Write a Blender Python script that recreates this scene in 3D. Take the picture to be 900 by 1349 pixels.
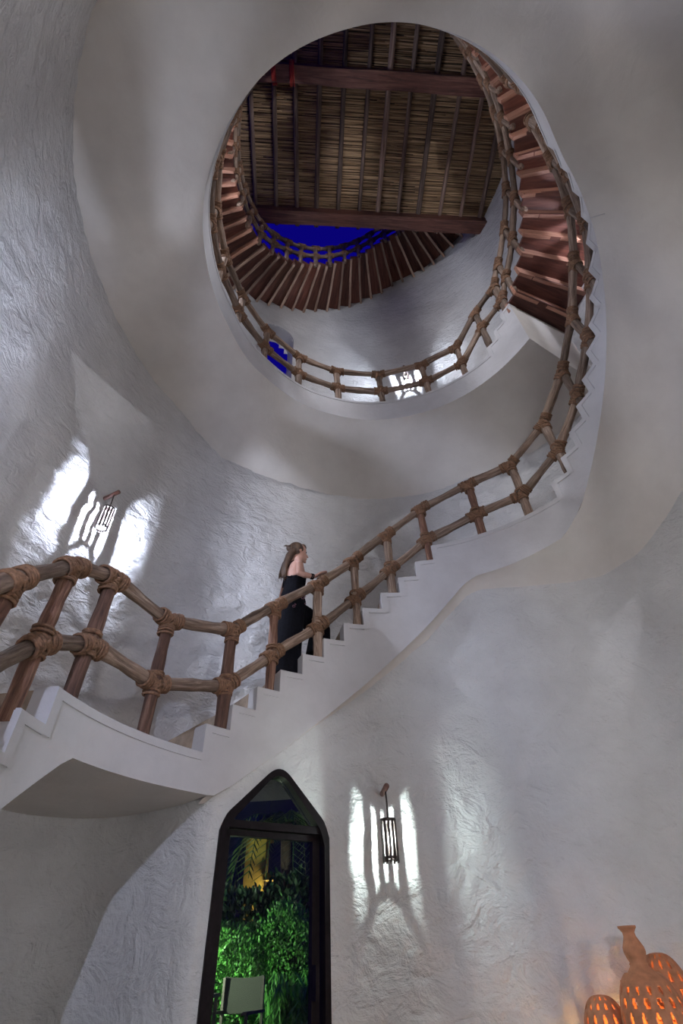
import bpy, bmesh, math, random
from mathutils import Vector, Matrix, noise, Euler
random.seed(7)
PI = math.pi
scene = bpy.context.scene
COL = scene.collection
for o in list(bpy.data.objects):
    bpy.data.objects.remove(o)

# ------------------------------------------------------------------ camera, world, exposure
PITCH, ROLL = 0.7497947, -0.0428502
CAM = Vector((-0.58914, -2.19268, 1.05))
cam_data = bpy.data.cameras.new('camera')
cam_data.sensor_fit = 'HORIZONTAL'
cam_data.sensor_width = 36.0
cam_data.lens = 647.98 / 900.0 * 36.0
cam_data.clip_start = 0.02
cam = bpy.data.objects.new('camera', cam_data)
COL.objects.link(cam)
fw = Vector((0, math.cos(PITCH), math.sin(PITCH)))
up0 = Vector((0, -math.sin(PITCH), math.cos(PITCH)))
rt0 = Vector((1, 0, 0))
rt = rt0 * math.cos(ROLL) + up0 * math.sin(ROLL)
up = -rt0 * math.sin(ROLL) + up0 * math.cos(ROLL)
m = Matrix.Identity(4)
for i in range(3):
    m[i][0] = rt[i]; m[i][1] = up[i]; m[i][2] = -fw[i]; m[i][3] = CAM[i]
cam.matrix_world = m
scene.camera = cam

world = bpy.data.worlds.new('night_sky')
scene.world = world
world.use_nodes = True
wb = world.node_tree.nodes['Background']
wb.inputs[0].default_value = (0.012, 0.004, 0.80, 1)
wb.inputs[1].default_value = 0.25

vs = scene.view_settings
vs.view_transform = 'Standard'
vs.look = 'None'
vs.exposure = -0.26
vs.gamma = 1.0
vs.use_curve_mapping = False
scene.cycles.use_denoising = True
scene.cycles.max_bounces = 10
scene.cycles.diffuse_bounces = 6

LAMP = 5.0          # overall strength of every lamp in the tower

# ------------------------------------------------------------------ materials
def new_mat(name):
    mt = bpy.data.materials.new(name)
    mt.use_nodes = True
    nt = mt.node_tree
    b = nt.nodes['Principled BSDF']
    return mt, nt, b

def N(nt, kind, **kw):
    n = nt.nodes.new(kind)
    for k, v in kw.items():
        if k in n.inputs:
            n.inputs[k].default_value = v
        else:
            setattr(n, k, v)
    return n

def ramp(nt, fac, stops):
    r = nt.nodes.new('ShaderNodeValToRGB')
    el = r.color_ramp.elements
    while len(el) < len(stops):
        el.new(0.5)
    for e, (p, c) in zip(el, stops):
        e.position = p
        e.color = (c[0], c[1], c[2], 1)
    nt.links.new(fac, r.inputs[0])
    return r.outputs[0]

def plaster(name, c0, c1, rough_bump, fine, scale=6.0, stroke=(1, 1, 1)):
    mt, nt, b = new_mat(name)
    L = nt.links.new
    tc = N(nt, 'ShaderNodeTexCoord')
    mp = N(nt, 'ShaderNodeMapping')
    mp.inputs['Scale'].default_value = stroke
    L(tc.outputs['Object'], mp.inputs[0])
    n1 = N(nt, 'ShaderNodeTexNoise', Scale=1.6, Detail=7.0, Roughness=0.62)
    L(tc.outputs['Object'], n1.inputs['Vector'])
    col = ramp(nt, n1.outputs['Fac'], [(0.32, c0), (0.68, c1)])
    L(col, b.inputs['Base Color'])
    b.inputs['Roughness'].default_value = 0.85
    b.inputs['Specular IOR Level'].default_value = 0.25
    n2 = N(nt, 'ShaderNodeTexNoise', Scale=scale, Detail=5.0, Roughness=0.6, Distortion=0.8)
    L(mp.outputs[0], n2.inputs['Vector'])
    n3 = N(nt, 'ShaderNodeTexNoise', Scale=scale * 5, Detail=4.0, Roughness=0.6)
    L(mp.outputs[0], n3.inputs['Vector'])
    b1 = N(nt, 'ShaderNodeBump', Strength=1.0, Distance=rough_bump)
    L(n2.outputs['Fac'], b1.inputs['Height'])
    b2 = N(nt, 'ShaderNodeBump', Strength=1.0, Distance=fine)
    L(n3.outputs['Fac'], b2.inputs['Height'])
    L(b1.outputs[0], b2.inputs['Normal'])
    L(b2.outputs[0], b.inputs['Normal'])
    return mt

def wood(name, cols, grain=(14, 14, 1.4), bump=0.004, rough=0.75, vary=0.35):
    mt, nt, b = new_mat(name)
    L = nt.links.new
    tc = N(nt, 'ShaderNodeTexCoord')
    oi = N(nt, 'ShaderNodeObjectInfo')
    mp = N(nt, 'ShaderNodeMapping')
    mp.inputs['Scale'].default_value = grain
    ad = N(nt, 'ShaderNodeVectorMath', operation='ADD')
    L(tc.outputs['Object'], mp.inputs[0])
    L(mp.outputs[0], ad.inputs[0])
    ml = N(nt, 'ShaderNodeMath', operation='MULTIPLY')
    ml.inputs[1].default_value = 37.0
    L(oi.outputs['Random'], ml.inputs[0])
    L(ml.outputs[0], ad.inputs[1])
    n1 = N(nt, 'ShaderNodeTexNoise', Scale=1.0, Detail=6.0, Roughness=0.65, Distortion=0.6)
    L(ad.outputs[0], n1.inputs['Vector'])
    col = ramp(nt, n1.outputs['Fac'], [(0.28 + 0.0, cols[0]), (0.5, cols[1]), (0.72, cols[2])])
    hs = N(nt, 'ShaderNodeHueSaturation')
    mr = N(nt, 'ShaderNodeMapRange')
    mr.inputs[3].default_value = 1 - vary
    mr.inputs[4].default_value = 1 + vary
    L(oi.outputs['Random'], mr.inputs[0])
    L(mr.outputs[0], hs.inputs['Value'])
    L(col, hs.inputs['Color'])
    L(hs.outputs[0], b.inputs['Base Color'])
    b.inputs['Roughness'].default_value = rough
    bp = N(nt, 'ShaderNodeBump', Strength=1.0, Distance=bump)
    L(n1.outputs['Fac'], bp.inputs['Height'])
    L(bp.outputs[0], b.inputs['Normal'])
    return mt

def plain(name, c, rough=0.6, metal=0.0, nscale=20, var=0.2, bump=0.0):
    mt, nt, b = new_mat(name)
    L = nt.links.new
    tc = N(nt, 'ShaderNodeTexCoord')
    n1 = N(nt, 'ShaderNodeTexNoise', Scale=nscale, Detail=4.0)
    L(tc.outputs['Object'], n1.inputs['Vector'])
    lo = [x * (1 - var) for x in c]; hi = [x * (1 + var) for x in c]
    L(ramp(nt, n1.outputs['Fac'], [(0.3, lo), (0.7, hi)]), b.inputs['Base Color'])
    b.inputs['Roughness'].default_value = rough
    b.inputs['Metallic'].default_value = metal
    if max(c) < 0.02: b.inputs['Specular IOR Level'].default_value = 0.08
    if bump:
        bp = N(nt, 'ShaderNodeBump', Strength=1.0, Distance=bump)
        L(n1.outputs['Fac'], bp.inputs['Height'])
        L(bp.outputs[0], b.inputs['Normal'])
    return mt

def emitter(name, c, s):
    mt, nt, b = new_mat(name)
    b.inputs['Base Color'].default_value = (*c, 1)
    b.inputs['Emission Color'].default_value = (*c, 1)
    b.inputs['Emission Strength'].default_value = s
    return mt

M = {}
M['wall'] = plaster('rough_plaster', (0.56, 0.545, 0.535), (0.68, 0.665, 0.65), 0.050, 0.012, 5.0, (1, 1, 1.7))
M['lowwall'] = plaster('hand_trowelled_plaster', (0.56, 0.55, 0.535), (0.67, 0.66, 0.64), 0.048, 0.012, 4.5, (1, 1, 1.3))
M['soffit'] = plaster('smooth_plaster', (0.62, 0.575, 0.525), (0.71, 0.665, 0.61), 0.006, 0.0015, 4.0)
M['curb'] = plaster('painted_plaster', (0.50, 0.48, 0.475), (0.61, 0.59, 0.585), 0.006, 0.002, 6.0)
M['step'] = plain('tan_stone_step', (0.33, 0.25, 0.18), 0.85, 0, 9, 0.35, 0.01)
M['floor'] = plain('polished_concrete', (0.34, 0.33, 0.31), 0.55, 0, 3, 0.15)
M['rail'] = wood('weathered_pole_wood', ((0.055, 0.033, 0.023), (0.225, 0.150, 0.105), (0.45, 0.34, 0.265)), (42, 42, 3.5), bump=0.012)
M['rail_red'] = wood('reddish_pole_wood', ((0.040, 0.018, 0.013), (0.17, 0.080, 0.050), (0.36, 0.21, 0.14)), (42, 42, 3.0), bump=0.014)
M['rope'] = plain('brown_rope', (0.215, 0.115, 0.065), 0.9, 0, 60, 0.4, 0.004)
M['tread'] = wood('red_tread_wood', ((0.05, 0.014, 0.009), (0.12, 0.036, 0.022), (0.20, 0.07, 0.042)), (22, 2, 22), 0.003, 0.6)
M['riser'] = wood('orange_riser_wood', ((0.20, 0.085, 0.05), (0.36, 0.17, 0.11), (0.50, 0.28, 0.19)), (30, 2.5, 30), 0.003, 0.6)
M['joist'] = wood('grey_joist_wood', ((0.12, 0.075, 0.055), (0.33, 0.22, 0.16), (0.52, 0.38, 0.29)), (30, 2, 30), 0.005, 0.75)
M['beam'] = wood('roof_beam_wood', ((0.035, 0.012, 0.009), (0.14, 0.048, 0.032), (0.27, 0.125, 0.085)), (1.6, 22, 22), 0.006, 0.55)
M['pole'] = wood('roof_pole_wood', ((0.04, 0.022, 0.018), (0.16, 0.10, 0.075), (0.34, 0.25, 0.20)), (2, 2, 9), 0.006, 0.8, 0.6)
M['metal'] = plain('dark_iron', (0.07, 0.055, 0.05), 0.5, 0.6, 30, 0.3)
M['peg'] = plain('rusty_pipe', (0.22, 0.12, 0.10), 0.6, 0.3, 30, 0.3)
M['frame'] = plain('dark_door_frame', (0.010, 0.007, 0.008), 0.5, 0.0, 30, 0.3)
M['terracotta'] = plain('terracotta_clay', (0.42, 0.175, 0.085), 0.8, 0, 30, 0.18, 0.002)
M['skin'] = plain('skin', (0.52, 0.29, 0.22), 0.5, 0, 25, 0.06)
M['cloth'] = plain('black_cloth', (0.006, 0.006, 0.009), 0.8, 0, 40, 0.3, 0.002)
M['red_rope'] = plain('red_rope', (0.35, 0.03, 0.02), 0.8, 0, 50, 0.2)
M['white_lamp'] = emitter('lamp_white', (0.86, 0.97, 1.0), 1.0)

# ------------------------------------------------------------------ helpers
WM = {}          # world matrices of the parents
def rad(a): return a * PI / 180
def pol(r, t, z):
    a = rad(t)
    return Vector((r * math.sin(a), r * math.cos(a), z))
def lerp(x, xs, ys):
    if x <= xs[0]: return ys[0]
    for i in range(len(xs) - 1):
        if x <= xs[i + 1]:
            k = (x - xs[i]) / (xs[i + 1] - xs[i])
            return ys[i] + (ys[i + 1] - ys[i]) * k
    return ys[-1]
def slerp(x, xs, ys):
    if x <= xs[0]: return ys[0]
    for i in range(len(xs) - 1):
        if x <= xs[i + 1]:
            k = (x - xs[i]) / (xs[i + 1] - xs[i])
            k = k * k * (3 - 2 * k)
            return ys[i] + (ys[i + 1] - ys[i]) * k
    return ys[-1]

def link(name, data, parent=None, mw=None):
    o = bpy.data.objects.new(name, data)
    COL.objects.link(o)
    mw = mw or Matrix.Identity(4)
    WM[o.name] = mw
    if parent is not None:
        o.parent = parent
        o.matrix_basis = WM[parent.name].inverted() @ mw
    else:
        o.matrix_basis = mw
    return o
def mesh(name, verts, faces, mat, smooth=False):
    me = bpy.data.meshes.new(name)
    me.from_pydata([tuple(v) for v in verts], [], faces)
    if mat is not None:
        me.materials.append(mat)
    if smooth:
        me.shade_smooth()
    me.update()
    return me
def tag(o, label, cat=None, group=None, kind=None):
    o['label'] = label
    if cat: o['category'] = cat
    if group: o['group'] = group
    if kind: o['kind'] = kind
    return o
def empty(name, loc, rot=None):
    mw = Matrix.Translation(Vector(loc))
    if rot is not None: mw = mw @ rot
    o = link(name, None, None, mw)
    o.empty_display_size = 0.1
    return o

class MB:
    def __init__(s): s.v = []; s.f = []
    def add(s, vs, fs):
        k = len(s.v)
        s.v += [Vector(v) for v in vs]
        s.f += [tuple(i + k for i in f) for f in fs]
    def box(s, c, d, rot=None):
        c = Vector(c); h = Vector(d) / 2
        vs = []
        for x in (-1, 1):
            for y in (-1, 1):
                for z in (-1, 1):
                    p = Vector((x * h.x, y * h.y, z * h.z))
                    if rot is not None: p = rot @ p
                    vs.append(c + p)
        s.add(vs, [(0, 1, 3, 2), (4, 6, 7, 5), (0, 4, 5, 1), (2, 3, 7, 6), (0, 2, 6, 4), (1, 5, 7, 3)])
    def tube(s, pts, radii, n=8, ref=None, flat=1.0, caps=True):
        pts = [Vector(p) for p in pts]
        if not hasattr(radii, '__len__'): radii = [radii] * len(pts)
        rings = []
        for i, p in enumerate(pts):
            d = (pts[min(i + 1, len(pts) - 1)] - pts[max(i - 1, 0)]).normalized()
            rf = Vector(ref) if ref is not None else (Vector((0, 0, 1)) if abs(d.z) < 0.9 else Vector((1, 0, 0)))
            a = (rf - d * rf.dot(d)).normalized()
            b = d.cross(a)
            r = radii[i]
            ra, rb = (r, r * flat) if not hasattr(r, '__len__') else r
            rings.append([p + a * (ra * math.cos(2 * PI * k / n)) + b * (rb * math.sin(2 * PI * k / n)) for k in range(n)])
        vs = [v for r in rings for v in r]; fs = []
        for i in range(len(rings) - 1):
            for k in range(n):
                k2 = (k + 1) % n
                fs.append((i * n + k, i * n + k2, (i + 1) * n + k2, (i + 1) * n + k))
        if caps:
            fs.append(tuple(range(n - 1, -1, -1)))
            fs.append(tuple((len(rings) - 1) * n + k for k in range(n)))
        s.add(vs, fs)
    def ring(s, c, ax, r1, tr, n=14, m_=5, ref=None, r2=None, ph=0.0):
        ax = Vector(ax).normalized(); c = Vector(c)
        rf = Vector(ref) if ref is not None else (Vector((0, 0, 1)) if abs(ax.z) < 0.9 else Vector((1, 0, 0)))
        a = (rf - ax * rf.dot(ax)).normalized(); b = ax.cross(a)
        r2 = r2 or r1
        vs = []; fs = []
        for i in range(n):
            t = 2 * PI * i / n + ph
            e = a * math.cos(t) + b * math.sin(t)
            pc = c + a * (r1 * math.cos(t)) + b * (r2 * math.sin(t))
            for j in range(m_):
                u = 2 * PI * j / m_
                vs.append(pc + e * (tr * math.cos(u)) + ax * (tr * math.sin(u)))
        for i in range(n):
            for j in range(m_):
                i2 = (i + 1) % n; j2 = (j + 1) % m_
                fs.append((i * m_ + j, i2 * m_ + j, i2 * m_ + j2, i * m_ + j2))
        s.add(vs, fs)
    def lathe(s, prof, n=32, c=(0, 0, 0)):
        c = Vector(c); vs = []; fs = []
        for r, z in prof:
            for k in range(n):
                t = 2 * PI * k / n
                vs.append(c + Vector((r * math.cos(t), r * math.sin(t), z)))
        for i in range(len(prof) - 1):
            for k in range(n):
                k2 = (k + 1) % n
                fs.append((i * n + k, i * n + k2, (i + 1) * n + k2, (i + 1) * n + k))
        s.add(vs, fs)
    def ball(s, c, r, nu=12, nv=8):
        c = Vector(c)
        r = Vector(r) if hasattr(r, '__len__') else Vector((r, r, r))
        vs = []; fs = []
        for i in range(nv + 1):
            a = PI * i / nv
            for k in range(nu):
                t = 2 * PI * k / nu
                vs.append(c + Vector((r.x * math.sin(a) * math.cos(t), r.y * math.sin(a) * math.sin(t), r.z * math.cos(a))))
        for i in range(nv):
            for k in range(nu):
                k2 = (k + 1) % nu
                fs.append((i * nu + k, (i + 1) * nu + k, (i + 1) * nu + k2, i * nu + k2))
        s.add(vs, fs)
    def mesh(s, name, mat, smooth=False): return mesh(name, s.v, s.f, mat, smooth)
    def build(s, name, mat, parent=None, mw=None, smooth=False):
        return link(name, s.mesh(name, mat, smooth), parent, mw)

def fbm(p, sc, oc=4):
    return noise.fractal(Vector(p) * sc, 1.0, 2.0, oc)

# ------------------------------------------------------------------ the plan of the tower
R = 3.25
RIN = 2.10
def ztop(t):
    if t < -83.5:
        k = math.ceil((-83.5 - t) / 5.5)
        return max(0.0, 2.16 - 0.19 * k)
    if t < -50: return 2.16
    if t < 10.5: return 2.16 + 0.19 * (1 + math.floor((t + 50) / 5.5 + 1e-6))
    if t < 49: return 4.44
    if t < 49 + 14 * 5.4: return 4.44 + 0.2064 * (1 + math.floor((t - 49) / 5.4 + 1e-6))
    if t < 408: return 7.33
    return 7.33 + 0.19 * min(3, 1 + math.floor((t - 408) / 5.0 + 1e-6))
ZB_T = [-140, -76.5, -52, -46.5, -42.8, -31.9, -21.6, -12.2, 4.7, 17, 21, 31.8, 46, 53.4, 78.3, 89, 106, 118, 423]
ZB_Z = [-0.20, 1.90, 1.92, 1.92, 2.00, 2.30, 2.61, 2.90, 3.45, 3.88, 3.95, 3.96, 4.0, 4.2, 5.30, 5.77, 6.55, 6.88, 6.90]
def zb(t): return lerp(t, ZB_T, ZB_Z)
RI_T = [100, 127, 165, 187, 218, 248, 270, 285, 308, 336, 360, 390, 423]
RI_R = [2.10, 1.97, 1.95, 1.96, 2.00, 2.00, 1.98, 1.98, 2.05, 2.12, 2.15, 2.16, 2.15]
def rin(t): return slerp(t, RI_T, RI_R)
DOOR_C, DOOR_D = -32.5, 2.105
def rlow(t):
    if abs(t - DOOR_C) < 12.0: return DOOR_D / math.cos(rad(t - DOOR_C))
    return lerp(t, [-47, -44.5, -20.5, -12, 0, 19, 26, 35, 44, 52, 60, 68, 78], [2.15, 2.15, 2.152, 2.19, 2.22, 2.25, 2.31, 2.46, 2.68, 2.90, 3.08, 3.2, 3.27])
CR_T = [127, 200, 250, 280, 299, 318, 335, 360, 390, 423]
CR_Z = [6.85, 6.9, 6.95, 6.92, 6.80, 6.44, 6.42, 6.32, 6.38, 6.40]
def rout(t):
    if t < -47.5: return R + 0.03
    if t < 78: return min(rlow(t) + 0.05, R + 0.03)
    return R + 0.03
def zcrease(t):
    if t < -47.5: return zb(t) - 0.02
    if t < 19: return zb(t) - lerp(t, [-40, -20, 19], [0.03, 0.10, 0.12])
    if t < 118: return zb(t) - lerp(t, [19, 35, 55, 75, 118], [0.12, 0.16, 0.24, 0.24, 0.05])
    return slerp(t, CR_T, CR_Z)

# wooden flights above the gallery: (angle, tread height) for every board
WSTEP = 5.5
wood_treads = []
t = 62.0; z = 7.99
while t < 139:
    wood_treads.append((t, z, 'flight')); t += 5.0; z += 0.2
z -= 0.2
while t < 300:
    z += 0.004
    wood_treads.append((t, z, 'flat')); t += 5.0
ZL = z
while t < 378:
    z = ZL + 0.0365 * (t - 298)
    wood_treads.append((t, z, 'upper')); t += 5.0
while t < 414:
    wood_treads.append((t, z, 'terrace')); t += 5.0
WT_T = [w[0] for w in wood_treads]; WT_Z = [w[1] for w in wood_treads]
def wz(t): return lerp(t, WT_T, WT_Z)
ROOF_ROT = 5.0
def walltop(t):      # t in 0..360 style, measured -180..180
    tt = t % 360
    if 56 <= tt <= 175: return 13.9
    if tt > 175: return lerp(tt, [175, 185, 300, 360], [13.9, wz(185), wz(300), wz(360)]) if tt < 300 else wz(tt)
    return lerp(tt, [0, 18, 52, 56], [wz(360), wz(378), wz(412), 13.9])

# ------------------------------------------------------------------ floor
mb = MB()
n = 72
vs = [Vector((0, 0, 0))] + [pol(3.6, i * 360 / n, 0) for i in range(n)]
mb.add(vs, [(0, 1 + (i + 1) % n, 1 + i) for i in range(n)])
fl = mb.build('floor', M['floor'])
tag(fl, 'grey polished concrete floor of the round tower', kind='structure')

# ------------------------------------------------------------------ outer wall
WIN = (-38.0, -26.5, 8.3, 11.05)
def in_window(t, z, g=0.0):
    tc = (WIN[0] + WIN[1]) / 2; hw = (WIN[1] - WIN[0]) / 2
    u = (t - tc) / hw
    if abs(u) > 1 + g or z < WIN[2]: return False
    return z < WIN[3] - 0.36 + 0.36 * math.sqrt(max(0, 1 - min(1, abs(u)) ** 2)) + g
def build_wall(name, r0, nt, nz, disp, mat):
    vs = []; fs = []
    for i in range(nt):
        t = -180 + 360 * i / nt
        zt = walltop(t)
        for j in range(nz + 1):
            z = zt * j / nz
            p = pol(r0, t, z)
            if disp:
                d = 0.030 * fbm(p, 0.9, 3) + 0.012 * fbm(p, 3.5, 3)
                if z < 7: d += 0.016 * fbm(Vector((p.x, p.y, p.z * 1.6)), 7, 2)
                p = pol(r0 + d, t, z)
            vs.append(p)
    for i in range(nt):
        i2 = (i + 1) % nt
        tm = -180 + 360 * (i + 0.5) / nt
        zt = walltop(tm)
        for j in range(nz):
            zm = zt * (j + 0.5) / nz
            if in_window(tm, zm): continue
            if -46.5 < tm < 4 and zm < 2.35: continue
            fs.append((i * (nz + 1) + j, i * (nz + 1) + j + 1, i2 * (nz + 1) + j + 1, i2 * (nz + 1) + j))
    return vs, fs
v1, f1 = build_wall('wall_outer', R, 480, 270, True, None)
mb = MB(); mb.add(v1, f1)
wall = mb.build('wall_outer', M['wall'], smooth=True)
tag(wall, 'tall round white plaster tower wall behind the stairs', kind='structure')
v2, f2 = build_wall('back', R + 0.32, 180, 60, False, None)
mb = MB(); mb.add(v2, f2)
for i in range(180):       # the top of the wall
    t0 = -180 + 2 * i; t1 = t0 + 2
    mb.add([pol(R - 0.02, t0, walltop(t0)), pol(R + 0.32, t0, walltop(t0)), pol(R + 0.32, t1, walltop(t1)), pol(R - 0.02, t1, walltop(t1))], [(0, 1, 2, 3)])
mb.build('outside_face', M['wall'], wall)
# reveal of the arched gallery window
mb = MB()
tc = (WIN[0] + WIN[1]) / 2; hw = (WIN[1] - WIN[0]) / 2
prof = [(-1, WIN[2])] + [(-math.cos(PI * k / 24), WIN[3] - 0.36 + 0.36 * math.sin(PI * k / 24)) for k in range(25)] + [(1, WIN[2])]
def shell(prof, ra, rb, grow):
    out = []
    for u, z in prof:
        gz = grow if z > WIN[3] - 0.36 else 0
        out.append((tc + u * (hw + grow / 0.0175 / 3.25), z + gz * max(0, (z - (WIN[3] - 0.36)) / 0.36)))
    return out
pi_ = shell(prof, 0, 0, 0.0); po = shell(prof, 0, 0, 0.07)
for k in range(len(prof) - 1):
    a, b, c, d = pi_[k], pi_[k + 1], po[k], po[k + 1]
    mb.add([pol(R - 0.035, *a), pol(R - 0.035, *b), pol(R + 0.34, *b), pol(R + 0.34, *a)], [(0, 1, 2, 3)])
    mb.add([pol(R - 0.035, *a), pol(R - 0.035, *b), pol(R - 0.01, *d), pol(R - 0.01, *c)], [(0, 1, 2, 3)])
mb.add([pol(R - 0.04, tc - hw, WIN[2]), pol(R - 0.04, tc + hw, WIN[2]), pol(R + 0.34, tc + hw, WIN[2]), pol(R + 0.34, tc - hw, WIN[2])], [(0, 1, 2, 3)])
w1 = mb.build('window_1', M['curb'], smooth=False)
tag(w1, 'arched opening to the night sky in the upper gallery wall', kind='structure')

# ------------------------------------------------------------------ lower wall with the pointed door
DH = 11.05
D0, D1 = DOOR_C - DH, DOOR_C + DH
SH, AP = 1.84, 2.20        # shoulder and apex heights of the door
def arch(u):               # u in -1..1
    a = abs(u)
    z = AP - (AP - SH + 0.03) * a
    if a < 0.22: z = AP - (AP - SH + 0.03) * (0.11 + a * a / 0.44) - 0.0
    if a > 0.86: z -= (a - 0.86) ** 2 * 3.2
    return z
cols = []
RETURN = [(3.36, -76), (3.31, -68), (3.24, -60), (3.13, -54.5), (2.96, -51.2), (2.74, -49.2), (2.50, -48.0), (2.32, -47.2), (2.21, -46.4), (2.16, -45.5), (2.15, -44.6)]
for k in range(91):           # the wall turns in from the tower wall to the door face
    x = k / 90 * (len(RETURN) - 1); i = min(int(x), len(RETURN) - 2); f = x - i
    P0, P1, P2, P3 = RETURN[max(i - 1, 0)], RETURN[i], RETURN[i + 1], RETURN[min(i + 2, len(RETURN) - 1)]
    q = [0.5 * (2 * P1[c] + (P2[c] - P0[c]) * f + (2 * P0[c] - 5 * P1[c] + 4 * P2[c] - P3[c]) * f * f + (3 * P1[c] - P0[c] - 3 * P2[c] + P3[c]) * f ** 3) for c in (0, 1)]
    cols.append((q[0], q[1], 0.0))
tt = -44.4
while tt < D0 - 0.01:
    cols.append((rlow(tt), tt, 0.0)); tt += 0.3
cols.append((rlow(D0), D0, 0.0))
for k in range(41):
    u = -1 + k / 20
    cols.append((rlow(DOOR_C + u * DH), DOOR_C + u * DH, arch(u)))
cols.append((rlow(D1), D1, 0.0))
tt = D1 + 0.5
while tt <= 79:
    cols.append((rlow(tt), tt, 0.0)); tt += 0.6
NZ = 110
mb = MB(); vs = []; fs = []
for (r, t, z0) in cols:
    zt = (zb(t) if t > -46 else 1.93) + 0.03
    if t > 19: zt = zcrease(t) + 0.10
    near = min(1.0, max(0.0, (abs(t - DOOR_C) - DH) / 5.0))
    for j in range(NZ + 1):
        z = z0 + (zt - z0) * j / NZ
        p = pol(r, t, z)
        d = (0.030 * fbm(p, 1.0, 3) + 0.010 * fbm(p, 4.0, 3)) * (0.12 + 0.88 * near)
        d += 0.007 * fbm(Vector((p.x, p.y, p.z)), 9, 2) * (0.3 + 0.7 * near)
        fade = max(0.0, min(1.0, (zt - z) / 0.15))
        d *= fade
        if t < 19 and z > zt - 0.05: d += 0.035 * ((z - zt + 0.05) / 0.05) ** 2   # rounded top lip
        vs.append(pol(r + d, t, z))
    vs.append(pol(r + 0.12, t, zt + 0.0))
for i in range(len(cols) - 1):
    if abs(cols[i][1] - cols[i + 1][1]) < 1e-6 and cols[i][2] != cols[i + 1][2]: continue
    for j in range(NZ + 1):
        a = i * (NZ + 2) + j; b = (i + 1) * (NZ + 2) + j
        fs.append((a, a + 1, b + 1, b))
mb.add(vs, fs)
lw = mb.build('wall_lower', M['lowwall'], smooth=True)
tag(lw, 'curved white plaster wall under the stairs around the pointed door', kind='structure')

# door plane frame: origin at door foot centre, x along the wall, y outwards
dm = Matrix.Translation(pol(DOOR_D, DOOR_C, 0)) @ Matrix.Rotation(-rad(DOOR_C), 4, 'Z')
DW = DOOR_D * math.tan(rad(DH))
def arch_pts(inset, nn=40):
    out = []
    w = DW - inset
    for k in range(nn + 1):
        u = -1 + 2 * k / nn
        out.append((u * w, arch(u) - inset * 1.15))
    return out
door = empty('door_1', (0, 0, 0)); door.matrix_basis = dm; WM[door.name] = dm
tag(door, 'tall pointed glass door in a dark frame below the stairs', kind='structure')
mb = MB()
prof = [(-DW, 0)] + arch_pts(0) + [(DW, 0)]
inn = [(-DW + 0.04, 0)] + arch_pts(0.04) + [(DW - 0.04, 0)]
for k in range(len(prof) - 1):
    a, b, c, d = prof[k], prof[k + 1], inn[k], inn[k + 1]
    y0, y1 = -0.015, 0.10
    A = [(a[0], y0, a[1]), (b[0], y0, b[1]), (d[0], y0, d[1]), (c[0], y0, c[1])]
    B = [(p[0], y1, p[2]) for p in A]
    mb.add(A + B, [(0, 1, 2, 3), (4, 7, 6, 5), (0, 4, 5, 1), (3, 2, 6, 7)])
mb.build('door_frame', M['frame'], door, dm)
mb = MB()
mb.box((0, 0.03, 1.79), (2 * DW - 0.07, 0.07, 0.045))
mb.build('transom_bar', M['frame'], door, dm)
mb = MB()      # leaf frame
mb.box((DW - 0.085, 0.05, 0.88), (0.055, 0.045, 1.76))
mb.box((-DW + 0.07, 0.05, 0.88), (0.04, 0.045, 1.76))
mb.box((0, 0.05, 1.745), (2 * DW - 0.1, 0.045, 0.035))
mb.box((0, 0.05, 0.05), (2 * DW - 0.1, 0.045, 0.1))
leaf = mb.build('door_leaf', M['frame'], door, dm)
mt, nt, b = new_mat('door_glass')
b.inputs['Base Color'].default_value = (0.9, 0.95, 1, 1)
b.inputs['Roughness'].default_value = 0.03
b.inputs['IOR'].default_value = 1.35
b.inputs['Transmission Weight'].default_value = 1.0
mixn = N(nt, 'ShaderNodeMixShader')
tr = N(nt, 'ShaderNodeBsdfTransparent')
gl = N(nt, 'ShaderNodeBsdfGlossy'); gl.inputs['Roughness'].default_value = 0.04
fr = N(nt, 'ShaderNodeFresnel'); fr.inputs[0].default_value = 1.18
nt.links.new(fr.outputs[0], mixn.inputs[0]); nt.links.new(tr.outputs[0], mixn.inputs[1]); nt.links.new(gl.outputs[0], mixn.inputs[2])
nt.links.new(mixn.outputs[0], nt.nodes['Material Output'].inputs[0])
M['glass'] = mt
mb = MB(); mb.box((0.0, 0.05, 0.9), (2 * DW - 0.16, 0.008, 1.68))
mb.build('pane', M['glass'], leaf, dm)
mb = MB()
ap = arch_pts(0.05); poly = [(-DW + 0.06, 1.82)] + [p for p in ap if p[1] > 1.82] + [(DW - 0.06, 1.82)]
k = len(poly)
mb.add([(p[0], 0.04, p[1]) for p in poly] + [(p[0], 0.048, p[1]) for p in poly],
       [tuple(range(k)), tuple(range(2 * k - 1, k - 1, -1))] + [(i, (i + 1) % k, k + (i + 1) % k, k + i) for i in range(k)])
mb.build('transom_pane', M['glass'], door, dm)
mb = MB()
mb.box((DW - 0.105, -0.01, 1.0), (0.025, 0.05, 0.16))
mb.build('door_handle', M['frame'], leaf, dm)

# ------------------------------------------------------------------ masonry staircase
stair = empty('masonry_staircase', pol(2.6, -60, 0))
tag(stair, 'white plastered spiral staircase with a ring gallery, rising round the tower', 'staircase')
def stair_run(ta, tb, dt):
    ts = []; n = int(round((tb - ta) / dt))
    return [ta + (tb - ta) * i / n for i in range(n + 1)]
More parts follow.
